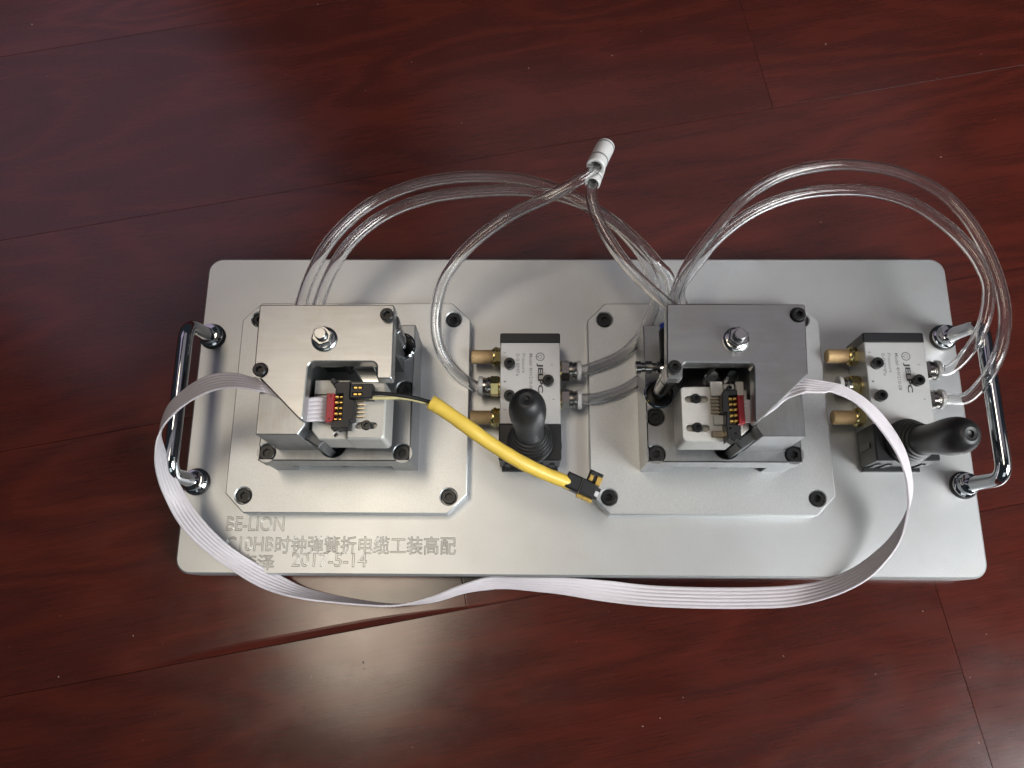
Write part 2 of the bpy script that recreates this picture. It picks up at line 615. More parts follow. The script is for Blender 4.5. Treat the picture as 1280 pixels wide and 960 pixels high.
# ------------------------------------------------------------------ shared small hardware meshes
def socket_screw(r, h, sock=None):
    b = MB().mat(M['black_oxide'])
    sock = sock or r * 0.52
    b.plate(circle(0, 0, r, 28), 0, h, [(circle(0, 0, sock, 6, 0.3), h * 0.6)], 0.38, 0.12)
    b.plate(circle(0, 0, r * 0.82, 20), -0.6, 0.02, (), 0)
    return b.mesh('socket_screw')
SCREW_BIG = socket_screw(3.55, 3.0)
SCREW_MID = socket_screw(3.7, 2.6)
SCREW_TOP = socket_screw(2.9, 3.2)
SCREW_SMALL = socket_screw(2.2, 2.4)
SCREW_VALVE = socket_screw(2.75, 3.6)

# ------------------------------------------------------------------ the jig
jig = empty('assembly_jig', (0, 0, -PZ), label='silver aluminium assembly jig with two clamp stations, two lever valves and chrome handles', category='jig')
HX, HY = 200.0, 84.6
b = MB().mat(M['anodised'])
b.plate(fillet([(-HX, -HY), (HX, -HY), (HX, HY), (-HX, HY)], 8.0, 8), -PZ, 0, (), 0.9)
base = put('base_plate', b, jig)
PINV[base.name] = Matrix.Translation(W(0, 0, 0)).inverted()
for body, x0, x1, y0, y1 in (('BE-LION', -176, -147, -63.3, -56.2), ('C10HB', -175.5, -151.6, -73.2, -66.2),
                             ('时钟弹簧折电缆工装高配', -150.6, -60.6, -74.4, -65.6), ('李泽', -168, -150.5, -82.3, -74.8),
                             ('2017-5-14', -141.8, -104.6, -80.6, -74.0)):
    tb = text_mesh('engraved_lettering', body, x0, x1, y0, y1, 0.012, M['letter_shade'])
    ob_ = text_mesh('engraved_lettering', body, x0, x1, y0, y1, 0.0, M['letter'], outline=0.15)
    tb.mat(M['letter']); s_ = len(tb.v)
    tb.v += ob_.v
    for f_ in ob_.f:
        tb.face([i_ + s_ for i_ in f_])
    put('engraved_lettering', tb, base)

def carry_handle(s, xb, xt, yt, yb, label):
    h = empty('carry_handle', (s * 193.3, 0, 0), jig, label=label)
    path = []
    A, B_ = Vector((xb, 39.2, 0)), Vector((xb, -38.8, 0))
    T, U = Vector((xt, yt, 31)), Vector((xt, yb, 31))
    corner = [A, T, U, B_]
    R = 8.5
    path.append(A)
    for i in (1, 2):
        p = corner[i]; a = (corner[i - 1] - p).normalized(); c = (corner[i + 1] - p).normalized()
        q = [p + a * R + (p - (p + a * R)) * 0, p, p + c * R]
        for k in range(9):
            t = k / 8
            path.append(q[0] * (1 - t) ** 2 + q[1] * 2 * t * (1 - t) + q[2] * t * t)
    path.append(B_)
    bb = MB().mat(M['chrome'])
    bb.sweep(path, 3.6, 20)
    put('grip_bar', bb, h)
    for p, q in ((A, T), (B_, U)):
        w = MB().mat(M['black_rubber'])
        w.lathe([(6.9, 0.0), (6.9, 1.2), (6.5, 1.5)], (p.x, p.y, 0.0), (0, 0, 1), 28)
        put('rubber_washer', w, h)
        f = MB().mat(M['chrome'])
        ax = (q - p).normalized()
        f.lathe([(6.3, 1.4), (6.3, 3.4), (5.9, 3.8), (5.3, 4.2), (5.3, 6.4), (4.9, 7.0), (3.7, 7.2)], (p.x, p.y, 0), (0, 0, 1), 28)
        put('collar', f, h)
carry_handle(-1, -193.3, -194.6, 35.0, -39.8, 'chrome carry handle at the plate edge under the ribbon cable loop')
carry_handle(1, 193.3, 197.2, 35.5, -40.0, 'chrome carry handle at the plate edge crossed by two clear tubes')

def clamp_station(cx, s, label):
    st = empty('clamp_station', (cx, 0, 0), jig, label=label)
    X = lambda u: cx + s * u
    def poly(pts):
        return [(X(u), y) for u, y in pts]
    ch = 9.5
    b = MB().mat(M['station'])
    holes = [(circle(X(u), y, 4.05, 28), 3.6) for u in (-51, 51) for y in (-46.8, 46)]
    b.plate(poly([(-60 + ch, -55.3), (60 - ch, -55.3), (60, -55.3 + ch), (60, 55 - ch), (60 - ch, 55), (-60 + ch, 55), (-60, 55 - ch), (-60, -55.3 + ch)]), 0, 9, holes, 0.45, 0.55)
    put('station_plate', b, st)
    for u in (-51, 51):
        for y in (-46.8, 46):
            put('socket_screw', SCREW_BIG, st, (X(u), y, 5.6), random.random() * 6)
    for u0, u1 in ((-35.3, -24), (24, 35.3)):
        b = MB().mat(M['bridge'])
        b.box(*sorted((X(u0), X(u1))), -34.0, 32.0, 9, 25, 0.3)
        put('riser', b, st)
    # bridge plate with screws and the bore under the nest
    sc = [(-31.7, -30.9), (31.7, -30.9)] + ([(31.7, -0.3)] if s > 0 else [(31.4, -13.2)]) + [(-31.7, 27.5)]
    b = MB().mat(M['bridge'])
    bore = [(circle(X(-0.9), -26.9, 6.1, 36), 30)]
    pin_u = [(29.2, 20.9), (-24, -3.5)] if s > 0 else [(29.5, -2.3), (-24.7, 21.8)]
    b.plate(poly([(-35.5, -34.6), (35.5, -34.6), (35.5, 32.3), (-35.5, 32.3)]), 25, 39,
            [(circle(X(u), y, 4.15, 28), 3.2) for u, y in sc] + bore + [(circle(X(pin_u[0][0]), pin_u[0][1], 5.8, 32), 3)], 0.45, 0.45)
    put('bridge_plate', b, st)
    for u, y in sc:
        put('socket_screw', SCREW_MID, st, (X(u), y, 36.3), random.random() * 6)
    b = MB().mat(M['dark_steel'])
    b.plate(circle(X(-0.9), -26.9, 6.0, 32), 12, 30, (), 0.2)
    put('cylinder_rod', b, st)
    b = MB().mat(M['pin_steel'])
    b.plate(circle(X(11), -14.5, 6.0, 28), 38, 48, (), 0.2)
    put('lift_rod', b, st)
    # guide pin and bushing at the visible corner
    u, y = pin_u[0]
    b = MB().mat(M['chrome'])
    b.lathe([(7.0, 39.0), (7.0, 39.9), (6.7, 40.2), (6.4, 40.0), (6.4, 40.6), (6.1, 40.9), (5.8, 40.6), (5.8, 36.2)], (X(u), y, 0), (0, 0, 1), 36, False)
    b.mat(M['black_oxide']).plate(circle(X(u), y, 5.75, 28), 36, 37.5, (), 0)
    put('bushing', b, st)
    b = MB().mat(M['pin_steel'])
    b.lathe([(3.8, 37), (3.8, 67), (3.5, 67.3), (3.5, 69.0), (4.2, 69.3), (4.2, 74)], (X(u), y, 0), (0, 0, 1), 24)
    put('guide_pin', b, st)
    u, y = pin_u[1]
    b = MB().mat(M['zinc'])
    b.lathe([(3.3, 37), (3.3, 74)], (X(u), y, 0), (0, 0, 1), 24)
    put('guide_pin', b, st)
    # lower clamp block carrying the ribbon, rear body, dark carriage
    b = MB().mat(M['bridge'])
    b.plate(poly([(-26.3, -29.6), (-8.3, -29.6), (-5.6, -25.5), (-5.6, 8), (-26.3, 8)]), 39.05, 73, (), 0.35)
    put('clamp_block', b, st)
    b = MB().mat(M['dark_steel'])
    b.plate(poly([(-9.0, -28.6), (-1.5, -33.2), (0.8, -30.6), (-6.2, -24.4)]), 39.05, 63, (), 0.5)
    put('stop_bar', b, st)
    b = MB().mat(M['dark_steel'])
    ur = 31 if s > 0 else 21
    b.plate(poly([(-26, 8.2), (ur, 8.2), (ur, 25.8), (-26, 25.8)]), 39.05, 73.6, (), 0.3)
    put('rear_body', b, st)
    b = MB().mat(M['nest'])
    b.plate(poly([(-3, 3.6), (25.5, 3.6), (25.5, 8.1), (-3, 8.1)]), 62.5, 71, [(circle(X(9.5), 5.6, 1.5, 16), 5)], 0.4, 0.1)
    put('cross_bar', b, st)
    b = MB().mat(M['zinc'])
    if s > 0:
        b.plate(poly([(11.5, 3.4), (21.5, 3.4), (25, -5.5), (17.5, -5.5)]), 56, 66, (), 0.5)
    else:
        b.lathe([(3.2, 55), (3.2, 61), (2.6, 61.6)], (X(9), 0.2, 0), (0, 0, 1), 20)
        b.lathe([(3.2, 55), (3.2, 61), (2.6, 61.6)], (X(-0.5), 0.2, 0), (0, 0, 1), 20)
    put('slide', b, st)
    b = MB().mat(M['black_oxide'])  # black cylinder put in for the dark inside the bar's keyhole slot
    b.lathe([(1.4, 58), (1.4, 69), (1.1, 69.3)], (X(9.5), 3.0, 0), (0, 0, 1), 16)
    put('keyhole_dark', b, st)
    # top plate
    if s > 0:
        tp = [(-27, 26.4), (-26.7, -4.2), (-4.5, -26.0), (-3.8, 0.5), (25.7, 0.5), (25.9, -7.0), (32.3, -7.0), (32, 26.4)]
        rad = [0.8, 1.2, 1.0, 2.6, 2.6, 0.8, 1.0, 1.4]
    else:
        tp = [(-28.2, 26.8), (-26.8, -4.7), (-2.9, -26.8), (-4.5, 0.2), (25.6, 0.5), (25.9, -6.6), (32.5, -6.6), (31.2, 26.9)]
        rad = [0.8, 1.2, 1.0, 2.2, 2.2, 0.8, 1.0, 0.8]
    b = MB().mat(M['steel'])
    b.plate(fillet(poly(tp), rad, 5), 74.2, 81.2, [(circle(X(u), y, 3.2, 24), 2.5) for u, y in pin_u[1:]], 0.5, 0.3)
    put('top_plate', b, st)
    for i, (u, y) in enumerate(pin_u):
        put('socket_screw', SCREW_TOP, st, (X(u), y, 81.2 if i == 0 else 80.0), random.random() * 6)
    b = MB().mat(M['zinc'])
    u, y = 2.5, 10.4
    b.lathe([(5.6, 0), (5.6, 0.7), (5.1, 1.3), (4.3, 1.7)], (X(u), y, 81.2), (0, 0, 1), 32)
    b.lathe([(4.5, 1.4), (4.5, 5.0), (4.0, 5.5)], (X(u), y, 81.2), (0, 0, 1), 6, True, 0.35)
    put('flange_nut', b, st)
    b = MB().mat(M['zinc'])
    prof = [(2.6, 4)]
    for k in range(4):
        prof += [(2.6, 5.2 + k * 0.7), (2.35, 5.5 + k * 0.7)]
    b.lathe(prof + [(2.2, 8.3)], (X(u), y, 81.2), (0, 0, 1), 20)
    put('stud', b, st)
    # nest
    if s > 0:
        b = MB().mat(M['nest'])
        b.plate(fillet([(-119.2, -3.4), (-119.2, -26.2), (-116, -30.2), (-103.6, -30.2), (-103.6, -3.4)], [1, 0, 1, 0, 0]), 48, 66.2, [(circle(-108.5, -28.2, 1.0, 14), 3)], 0.4, 0.1)
        put('nest_block', b, st)
        b = MB().mat(M['nest'])
        b.plate(fillet([(-103.5, -4.6), (-103.5, -30.5), (-86.9, -30.5), (-86.9, -4.6)], [0, 0.6, 2.2, 2.2]), 48, 68.2, [(slot(-95.2, -24.4, 9.6, 1.45), 3.2)], 0.8, 0.1)
        put('nest_block', b, st)
        b = MB().mat(M['nest'])
        b.box(-118.9, -108.8, -10.4, -3.8, 66.2, 67.4, 0.3)
        put('rest_pad', b, st)
        put('socket_screw', SCREW_SMALL, st, (-95.0, -24.4, 66.6), 0.4)
        for k in range(5):
            q = MB().mat(M['pin'])
            y = -14.0 - k * 1.75
            q.box(-102.5, -96.5, y - 0.16, y + 0.16, 68.2, 68.9, 0.05)
            put('locating_pin', q, st)
    else:
        b = MB().mat(M['nest'])
        b.plate(fillet([(41.6, -6.2), (41.4, -30.6), (64.0, -30.6), (70.6, -25.0), (70.6, -7.6), (54.4, -6.0)], [1.6, 2.4, 0.4, 0.4, 0.4, 0]), 48, 66.6,
                [(slot(48.4, -11.8, 10.2, 1.55), 3.4), (slot(48.4, -24.7, 10.2, 1.55), 3.4)], 0.45, 0.12)
        put('nest_block', b, st)
        for x0, x1, y0, y1, h in ((54.4, 59.8, -10.8, -4.2, 68.6), (65.4, 68.9, -10.8, -4.2, 68.4), (55.0, 59.8, -23.6, -19.3, 68.4), (60.2, 65.0, -9.5, -5.2, 67.6)):
            b = MB().mat(M['nest'])
            b.plate(fillet([(x0, y0), (x1, y0), (x1, y1), (x0, y1)], 0.5, 3), 66.6, h, (), 0.25)
            put('rest_pad', b, st)
        b = MB().mat(M['pin'])
        b.box(54.0, 60.0, -29.0, -26.2, 66.6, 67.8, 0.3)
        put('rest_pad', b, st)
        for k in range(5):
            q = MB().mat(M['pin'])
            y = -11.9 - k * 1.55
            q.box(54.2, 59.8, y - 0.35, y + 0.35, 66.6, 68.3, 0.12)
            put('locating_pin', q, st)
        for y in (-11.6, -24.5):
            put('socket_screw', SCREW_SMALL, st, (48.2, y, 64.9), 0.4)
    if s < 0:
        # flow control screw and a push-in fitting on the cylinder behind the guide pin
        b = MB().mat(M['nickel'])
        b.lathe([(3.0, 0), (3.0, 2.2), (2.3, 2.4), (2.3, 4), (2.9, 4.2), (2.9, 7.2), (2.0, 7.4), (2.0, 9.5), (2.6, 9.7), (2.6, 12), (2.1, 13), (2.1, 20)], (24.0, 6.0, 55), (1, 0.03, 0), 20)
        put('flow_control', b, st)
        b = MB().mat(M['black_plastic'])
        b.lathe([(4.4, 0), (4.4, 14), (4.0, 14.6)], (39.6, 9.5, 55), (0, 1, 0), 24)
        b.mat(M['blue']).lathe([(3.5, 14.4), (3.9, 15), (3.9, 17.2), (3.4, 17.6)], (39.6, 9.5, 55), (0, 1, 0), 24)
        put('push_fitting', b, st)
    return st
clamp_station(-115.0, 1, 'clamp station with warm steel top plate beside the engraved lettering')
clamp_station(66.0, -1, 'clamp station between the two lever valves, its top plate mirrored')

LOGO = P(675.2, 446, 22)
def hand_valve(dx, dy, lean, label, tag):
    v = empty('hand_valve', (-23.9 + dx, 0, 0), jig, label=label)
    x0, x1 = -39.0 + dx, -8.8 + dx
    D = lambda p: (p[0] + dx, p[1] + dy)
    b = MB().mat(M['valve'])
    b.box(x0 + 0.2, x1 - 0.2, -13.0 + dy, 28.9 + dy, 0.4, 22, 0.35)
    put('valve_body', b, v)
    b = MB().mat(M['black_plastic'])
    b.plate(fillet([(x0, 28.9 + dy), (x1, 28.9 + dy), (x1, 34.0 + dy), (x0, 34.0 + dy)], [0, 0, 0.9, 0.9], 4), 0.4, 22.1, (), 0.5)
    put('end_cap', b, v)
    b = MB().mat(M['black_plastic'])
    b.plate(fillet([(x0 - .1, -31 + dy), (x1 + .1, -31 + dy), (x1 + .1, -13 + dy), (x0 - .1, -13 + dy)], [0.9, 0.9, 0, 0], 4), 3.0, 22.6,
            [], 0.6)
    b.box(x0 + 1, x1 - 1, -33.0 + dy, -13.2 + dy, 0.3, 3.0, 0.4)
    for q in (4, 9.5, 20.5, 26):
        b.box(x0 + q - 1.2, x0 + q + 1.2, -31.6 + dy, -30.9 + dy, 4, 14, 0.2)
    put('lever_housing', b, v)
    # side catches of the housing
    for sx, xx in ((-1, x0 - .1), (1, x1 + .1)):
        b = MB().mat(M['black_oxide'])
        b.box(xx - 0.45, xx + 0.45, -24 + dy, -21 + dy, 4, 17, 0.2)
        put('catch', b, v)
    lx, ly = -23.6 + dx, -22.0 + dy
    ax = Vector((lean[0], lean[1], 1)).normalized()
    b = MB().mat(M['black_rubber'])
    prof = [(11.2, 22.5), (11.2, 23.4)]
    for k in range(5):
        r = 11.0 - k * 0.75
        h = 23.4 + k * 2.3
        prof += [(r, h + 0.2), (r + 0.25, h + 0.9), (r - 0.1, h + 1.7), (r - 0.95, h + 2.0)]
    zt = prof[-1][1]
    prof += [(6.7, zt + 0.8)]
    o = Vector((lx, ly, 22.5))
    b.lathe([(r, h - 22.5) for r, h in prof], o, ax, 40)
    put('bellows', b, v)
    b = MB().mat(M['black_rubber'])
    lp = [(6.9, 11), (6.8, 16), (7.0, 20), (7.6, 26), (8.2, 31), (8.45, 35.5), (8.25, 39.5), (7.5, 43), (6.2, 45.5), (4.6, 47.3), (3.1, 47.9), (2.9, 51.1), (1.5, 51.0), (1.2, 49.8), (0.3, 49.6)]
    lp = [tuple(p) for p in spline([Vector((r, h, 0)) for r, h in lp[:11]], 3)]
    lp = [(p[0], p[1]) for p in lp] + [(2.9, 47.8), (1.6, 47.7), (1.3, 46.7), (0.2, 46.4)]
    b.lathe(lp, o, ax, 36)
    put('lever', b, v)
    for q in ((-34.1, 17.3), (-15.0, 8.6), (-34.0, 0.8)):
        put('socket_screw', SCREW_VALVE, v, (q[0] + dx, q[1] + dy, 22), random.random() * 6)
    # brass silencers and push-in fittings
    for y in (24.9, -7.2):
        b = MB().mat(M['brass'])
        b.lathe([(4.7, 0), (4.7, 2.0), (5.1, 2.2), (5.1, 3.4), (4.0, 3.8)], (x0 + 0.3, y + dy, 11), (-1, 0, 0), 6, True, 0.5)
        b.lathe([(4.4, 2.6), (4.6, 3.6), (4.2, 4.6), (3.6, 4.9)], (x0 + 0.3, y + dy, 11), (-1, 0, 0), 24)
        b.mat(M['sinter']).lathe([(3.55, 4.5), (3.55, 14.6), (3.2, 15.0)], (x0, y + dy, 11), (-1, 0, 0), 24)
        put('silencer', b, v)
    for y, d in ((9.2, -1), (17.6, 1), (2.4, 1)):
        b = MB()
        xx = x0 + 0.3 if d < 0 else x1 - 0.3
        b.mat(M['brass']).lathe([(4.9, 0), (4.9, 1.0)], (xx, y + dy, 11), (d, 0, 0), 24)
        b.mat(M['brass'] if d < 0 else M['nickel']).lathe([(4.7, 0.9), (5.4, 1.3), (5.4, 4.9), (4.7, 5.4)], (xx, y + dy, 11), (d, 0, 0), 6, True, 0.25)
        b.mat(M['nickel']).lathe([(4.6, 5.1), (4.7, 6.6), (4.2, 7.2), (4.2, 7.8), (4.5, 8.0), (4.4, 9.0)], (xx, y + dy, 11), (d, 0, 0), 28)
        b.mat(M['white_plastic']).lathe([(3.4, 8.6), (4.1, 9.1), (5.0, 9.3), (5.0, 11.0), (4.6, 11.3), (3.1, 11.3)], (xx, y + dy, 11), (d, 0, 0), 28)
        put('push_fitting', b, v)
    # print on the face, reading downwards
    ZP = 22.06
    def pr(body, pa, pb, m, bold=0.0):
        A, B_ = P(*pa, 22), P(*pb, 22)
        xa, xb = sorted((A.x + dx, B_.x + dx)); ya, yb = sorted((A.y + dy, B_.y + dy))
        put('printed_lettering', text_mesh('printed_lettering', body, xa, xb, ya, yb, ZP, m, 0, True, bold), v)
    pr('JELPC', (670.6, 454), (679, 491), M['ink'], 0.035)
    pr('Model 4HV210-08', (661.6, 442), (665.8, 488), M['ink_faint'], 0.01)
    pr('Pressure', (652.6, 442), (656.6, 466), M['ink_faint'])
    pr('0-0.8MPa', (645.2, 442), (649.4, 470), M['ink_faint'])
    for body, px, py in (('2', 690, 456), ('4', 692, 499), ('5', 631, 441), ('1', 631, 477), ('3', 631, 512)):
        pr(body, (px - 1.5, py - 1.1), (px + 1.5, py + 1.1), M['ink_faint'])
    b = MB().mat(M['ink_faint'])
    c = (LOGO.x + dx, LOGO.y + dy)
    n = 36
    for ra, rb in ((1.75, 2.25), (0.75, 1.05)):
        la, lb = b.loop(circle(*c, ra, n), ZP), b.loop(circle(*c, rb, n), ZP)
        for i in range(n):
            if ra < 1 and i % 12 == 0:
                continue
            b.face((la[i], lb[i], lb[(i + 1) % n], la[(i + 1) % n]))
    q = b.loop([(c[0] - 1.7, c[1] - 0.2), (c[0] - 0.8, c[1] - 0.2), (c[0] - 0.8, c[1] + 0.2), (c[0] - 1.7, c[1] + 0.2)], ZP)
    b.face(q)
    put('printed_logo', b, v)
    return v
hand_valve(0, 0, (-0.045, 0.20), 'hand lever valve between the two clamp stations, lever under yellow sleeve', 'a')
hand_valve(181.4, 0.6, (0.12, -0.13), 'hand lever valve beside the tube-crossed carry handle, ribbon crossing it', 'b')

# ------------------------------------------------------------------ clear air tubes
def air_tube(pts, label, r=2.95, z_fix=None):
    p3 = [P(*p) if len(p) == 3 else Vector(p[:3]) for p in pts]
    path = spline(p3, 9)
    b = MB().mat(M['tube'])
    n = 28
    o = b.sweep(path, r, n, False)
    i = b.sweep(path, r * 0.70, n, False, True)
    for a, c in ((o[0], i[0]), (o[-1], i[-1])):
        for k in range(n):
            q = (a[k], c[k], c[(k + 1) % n], a[(k + 1) % n])
            b.face(q if a is o[0] else tuple(reversed(q)))
    me = b.mesh('air_tube', 50)
    ob = put('air_tube', me, label=label, category='tube', group='clear air tubes of the jig')
    return ob
def XYZ(x, y, z):
    return (x, y, z, 'mm')
air_tube([XYZ(-49.5, 9.2, 11), XYZ(-52.5, 9.4, 11.2), (572, 467, 15), (553, 442, 21), (545, 412, 28), (546.5, 380, 34), (556, 348, 40), (577, 318, 44), (605, 292, 47), (640, 268, 49.5), (680, 249, 51), (712, 232, 54), (735, 218, 55.5), (745, 208, 55.5), (748.5, 201, 54)],
         'clear tube arching from the left port of the yellow-crossed valve to white Y fitting')
air_tube([(743, 223, 51), (740.5, 231, 52.6), (739, 243, 53), (745, 268, 51.5), (762, 301, 50), (785, 333, 50), (812, 360, 49), (838, 383, 48), (856, 400, 46), XYZ(46, 19.0, 45)],
         'short clear tube running from white Y fitting down behind the mirrored top plate')
air_tube([XYZ(1.4, 17.6, 11), XYZ(4, 17.7, 11.2), (745, 458, 11.6), (775, 445, 12.5), (798, 424, 15), (813, 398, 22), (820, 368, 31), (808, 328, 38), (782, 293, 43), (745, 262, 46), (700, 238, 47), (655, 225, 48), (610, 221, 48), (560, 223, 48), (510, 234, 48), (465, 254, 48), (432, 280, 48), (405, 312, 48), (386, 350, 48), (376, 381, 48), (371, 400, 47)],
         'outer clear tube of the loop behind the warm steel top plate')
air_tube([XYZ(1.4, 2.4, 11), XYZ(4, 2.5, 11.2), (750, 497, 11.6), (778, 488, 12), (805, 472, 12.5), XYZ(42, 16, 13), XYZ(50, 40, 18), (838, 352, 30), (822, 330, 37), (797, 302, 42), (765, 275, 45), (728, 255, 46), (690, 243, 46), (640, 238, 46), (580, 241, 46), (535, 248, 46), (490, 264, 46), (456, 286, 46), (430, 313, 46), (411, 346, 46), (399, 378, 46), (395, 398, 45)],
         'inner clear tube of the loop behind the warm steel top plate')
air_tube([(848, 396, 45), (844, 371, 45), (860, 332, 45), (890, 292, 45), (927, 251, 45), (974, 221, 45), (1028, 207.5, 45), (1076, 207, 45), (1125, 216, 45), (1175, 240, 45), (1209, 274, 45), (1233, 314, 45), (1248, 351, 45), (1256, 392, 44), (1252, 432, 42.5), (1240, 461, 38.5), (1224, 484, 29), (1207, 498, 19), XYZ(186.5, 2.9, 12), XYZ(182.8, 3.0, 11.6)],
         'outer clear tube arching over the chrome handle to the valve lower port')
air_tube([(862, 400, 44), (849, 364, 44), (874, 325, 44), (900, 295, 44), (941, 265, 44), (991, 245, 44), (1041, 238, 44), (1092, 240, 44), (1142, 255, 44), (1183, 282, 44), (1213, 312, 44), (1230, 340, 44), (1236, 362, 43), (1233, 392, 41), (1224, 418, 37), (1210, 440, 29), (1196, 455, 20), XYZ(187, 17.9, 12.5), XYZ(182.8, 18.2, 11.6)],
         'inner clear tube arching over the chrome handle to the valve upper port')

# white Y fitting
yf = empty('tube_fitting', tuple(P(748, 200, 50)), label='white plastic Y fitting with grey bands joining two clear tubes', category='fitting')
def barrel(name, pa, pb, r, rin):
    A, B_ = P(*pa), P(*pb)
    ax = (B_ - A); L = ax.length
    b = MB().mat(M['white_plastic'])
    b.lathe([(rin, 4), (rin, 0.2), (rin + .3, 0), (r - .35, 0), (r, .4), (r, L * .28)], A, ax, 32, False)
    b.mat(M['ink_faint']).lathe([(r, L * .28), (r - .12, L * .29), (r - .12, L * .33), (r, L * .34)], A, ax, 32, False)
    b.mat(M['white_plastic']).lathe([(r, L * .34), (r, L * .86)], A, ax, 32, False)
    b.mat(M['ink_faint']).lathe([(r, L * .86), (r - .12, L * .87), (r - .12, L * .90), (r, L * .91)], A, ax, 32, False)
    b.mat(M['white_plastic']).lathe([(r, L * .91), (r - .1, L * .97), (r - .8, L), (rin, L), (rin, L - 3)], A, ax, 32, False)
    b.mat(M['black_plastic']).lathe([(0.1, 4), (rin, 4)], A, ax, 32, False)
    b.lathe([(rin, L - 3), (0.1, L - 3)], A, ax, 32, False)
    put(name, b, yf)
barrel('barrel', (744.0, 209, 56), (757.5, 182, 49), 4.7, 3.1)
barrel('branch', (740.2, 230, 53), (748, 209, 47.5), 3.8, 3.05)

# ------------------------------------------------------------------ ribbon cable
WID = 10.8
ST = [  # edge A (px), edge B (px), mean height, may tilt
    (411, 496, 411, 527, 70.5), (396, 496, 396, 527, 71.6), (380, 496, 380, 526.5, -73.5), (374, 483, 366, 512, -73.5), (358, 472, 352, 500, -73.5),
    (334, 467, 333, 492, -73.5), (318, 472, 322, 489, 72.5), (297, 467, 297, 485, 70), (273, 466.5, 273, 487, 66), (251.7, 473, 250, 495, 62), (230, 487, 227, 509.5, 57),
    (213, 503.5, 211.5, 524, 53), (204.5, 521, 204, 533, 49), (200.5, 541, 200, 541, 44), (204, 556, 195, 556, 41), (213, 580, 194, 583, 36), (227, 609, 201.6, 613, 29),
    (245, 638, 216, 643, 23), (266, 663, 234, 668, 17), (291, 685, 264, 695, 10), (324, 706, 301, 721, 4), (349, 718.5, 333, 737.5, -1.5),
    (381, 734.5, 369, 747, -5.5), (431, 747, 412, 752.8, -8.0), (490, 755.5, 489, 757.5, -8.6), (536, 747.6, 541, 752.5, -8.8), (570, 734, 580, 741.5, -8.8), (608, 722, 610, 737, -8.8), (640, 722, 636, 736, -8.8), (672, 722, 668, 739, -8.8),
    (708, 722, 702, 743, -8.6), (760, 725.5, 754, 752, -8), (812, 731.5, 807, 758, -7), (880, 734, 879, 761, -6), (940, 734, 941, 761, -4.5), (990, 731.5, 991, 758.5, -2), (1030, 725, 1041, 746, 2.5),
    (1070, 707.5, 1081, 727, 7), (1105, 680, 1107, 703, 11), (1125, 655, 1126.5, 674, 16), (1135, 636, 1135, 637, 23), (1139.8, 616, 1134.7, 617, 30), (1139.6, 597, 1131.5, 595, 36), (1132.8, 567, 1122, 570, 44),
    (1119, 540, 1108.5, 548, 52), (1100, 515.5, 1089.5, 523.7, 59), (1078.6, 496.5, 1068, 502.5, 64), (1054, 482.5, 1041, 490.5, 68), (1038, 478, 1030, 491, 70), (1020, 475, 1012, 491, 72), (1000, 472, 1003, 492, 73.0), (983, 471, 983.5, 500, -73.5),
    (962, 483, 968, 513, -73.5), (944.5, 500, 944.5, 528, -73.5), (936, 499.5, 936, 528.5, 71.6), (927, 499, 927, 529, 70.5)]
ea, eb = [], []
for i_, (ax_, ay_, bx_, by_, zm) in enumerate(ST):
    if i_ > 24:                       # the ribbon turns over where it touches the floor
        ax_, ay_, bx_, by_ = bx_, by_, ax_, ay_
    sg = -1.0 if i_ < 32 else 1.0     # which edge stands higher
    lo, hi = 0.0, 5.4
    f = lambda d: (P(ax_, ay_, zm + d * sg) - P(bx_, by_, zm - d * sg)).length - WID
    d = 0.0
    flat, zm = zm < -20, (abs(zm) if zm < -20 else zm)   # marked heights lie flat in the clamp
    if not flat and f(0) < 0:
        if f(hi) < 0:
            d = hi
        else:
            for _ in range(30):
                d = (lo + hi) / 2
                if f(d) < 0: lo = d
                else: hi = d
    A, B_ = P(ax_, ay_, zm + d * sg), P(bx_, by_, zm - d * sg)
    for q_ in (A, B_):
        q_.z = max(q_.z, -14.3)
    ea.append(A); eb.append(B_)
ea, eb = spline(ea, 6), spline(eb, 6)
prof = []
NW = 6
for w in range(NW):
    for k in range(6):
        t = (k + 0.5) / 6
        prof.append(((w + t) / NW, 0.14 + 0.42 * math.sqrt(max(0, 1 - (2 * t - 1) ** 2))))
rb = MB().mat(M['ribbon'])
rings = []
for i, (A, B_) in enumerate(zip(ea, eb)):
    T = (ea[min(i + 1, len(ea) - 1)] + eb[min(i + 1, len(ea) - 1)] - ea[max(i - 1, 0)] - eb[max(i - 1, 0)]).normalized()
    D = B_ - A
    D = D - T * D.dot(T) * 0.0
    N = D.cross(T)
    N.normalize()
    s = len(rb.v)
    for u, h in prof:
        rb.v.append(tuple(A + D * u + N * h))
    for u, h in reversed(prof):
        rb.v.append(tuple(A + D * u - N * h))
    rings.append(list(range(s, s + 2 * len(prof))))
for a, c in zip(rings, rings[1:]):
    rb.strip(a, c)
rb.face(rings[0]); rb.face(list(reversed(rings[-1])))
ribbon = empty('ribbon_cable', tuple(ea[len(ea) // 2]), label='pale grey ribbon cable looping from one clamp station to the other', category='cable')
put('ribbon', rb, ribbon)

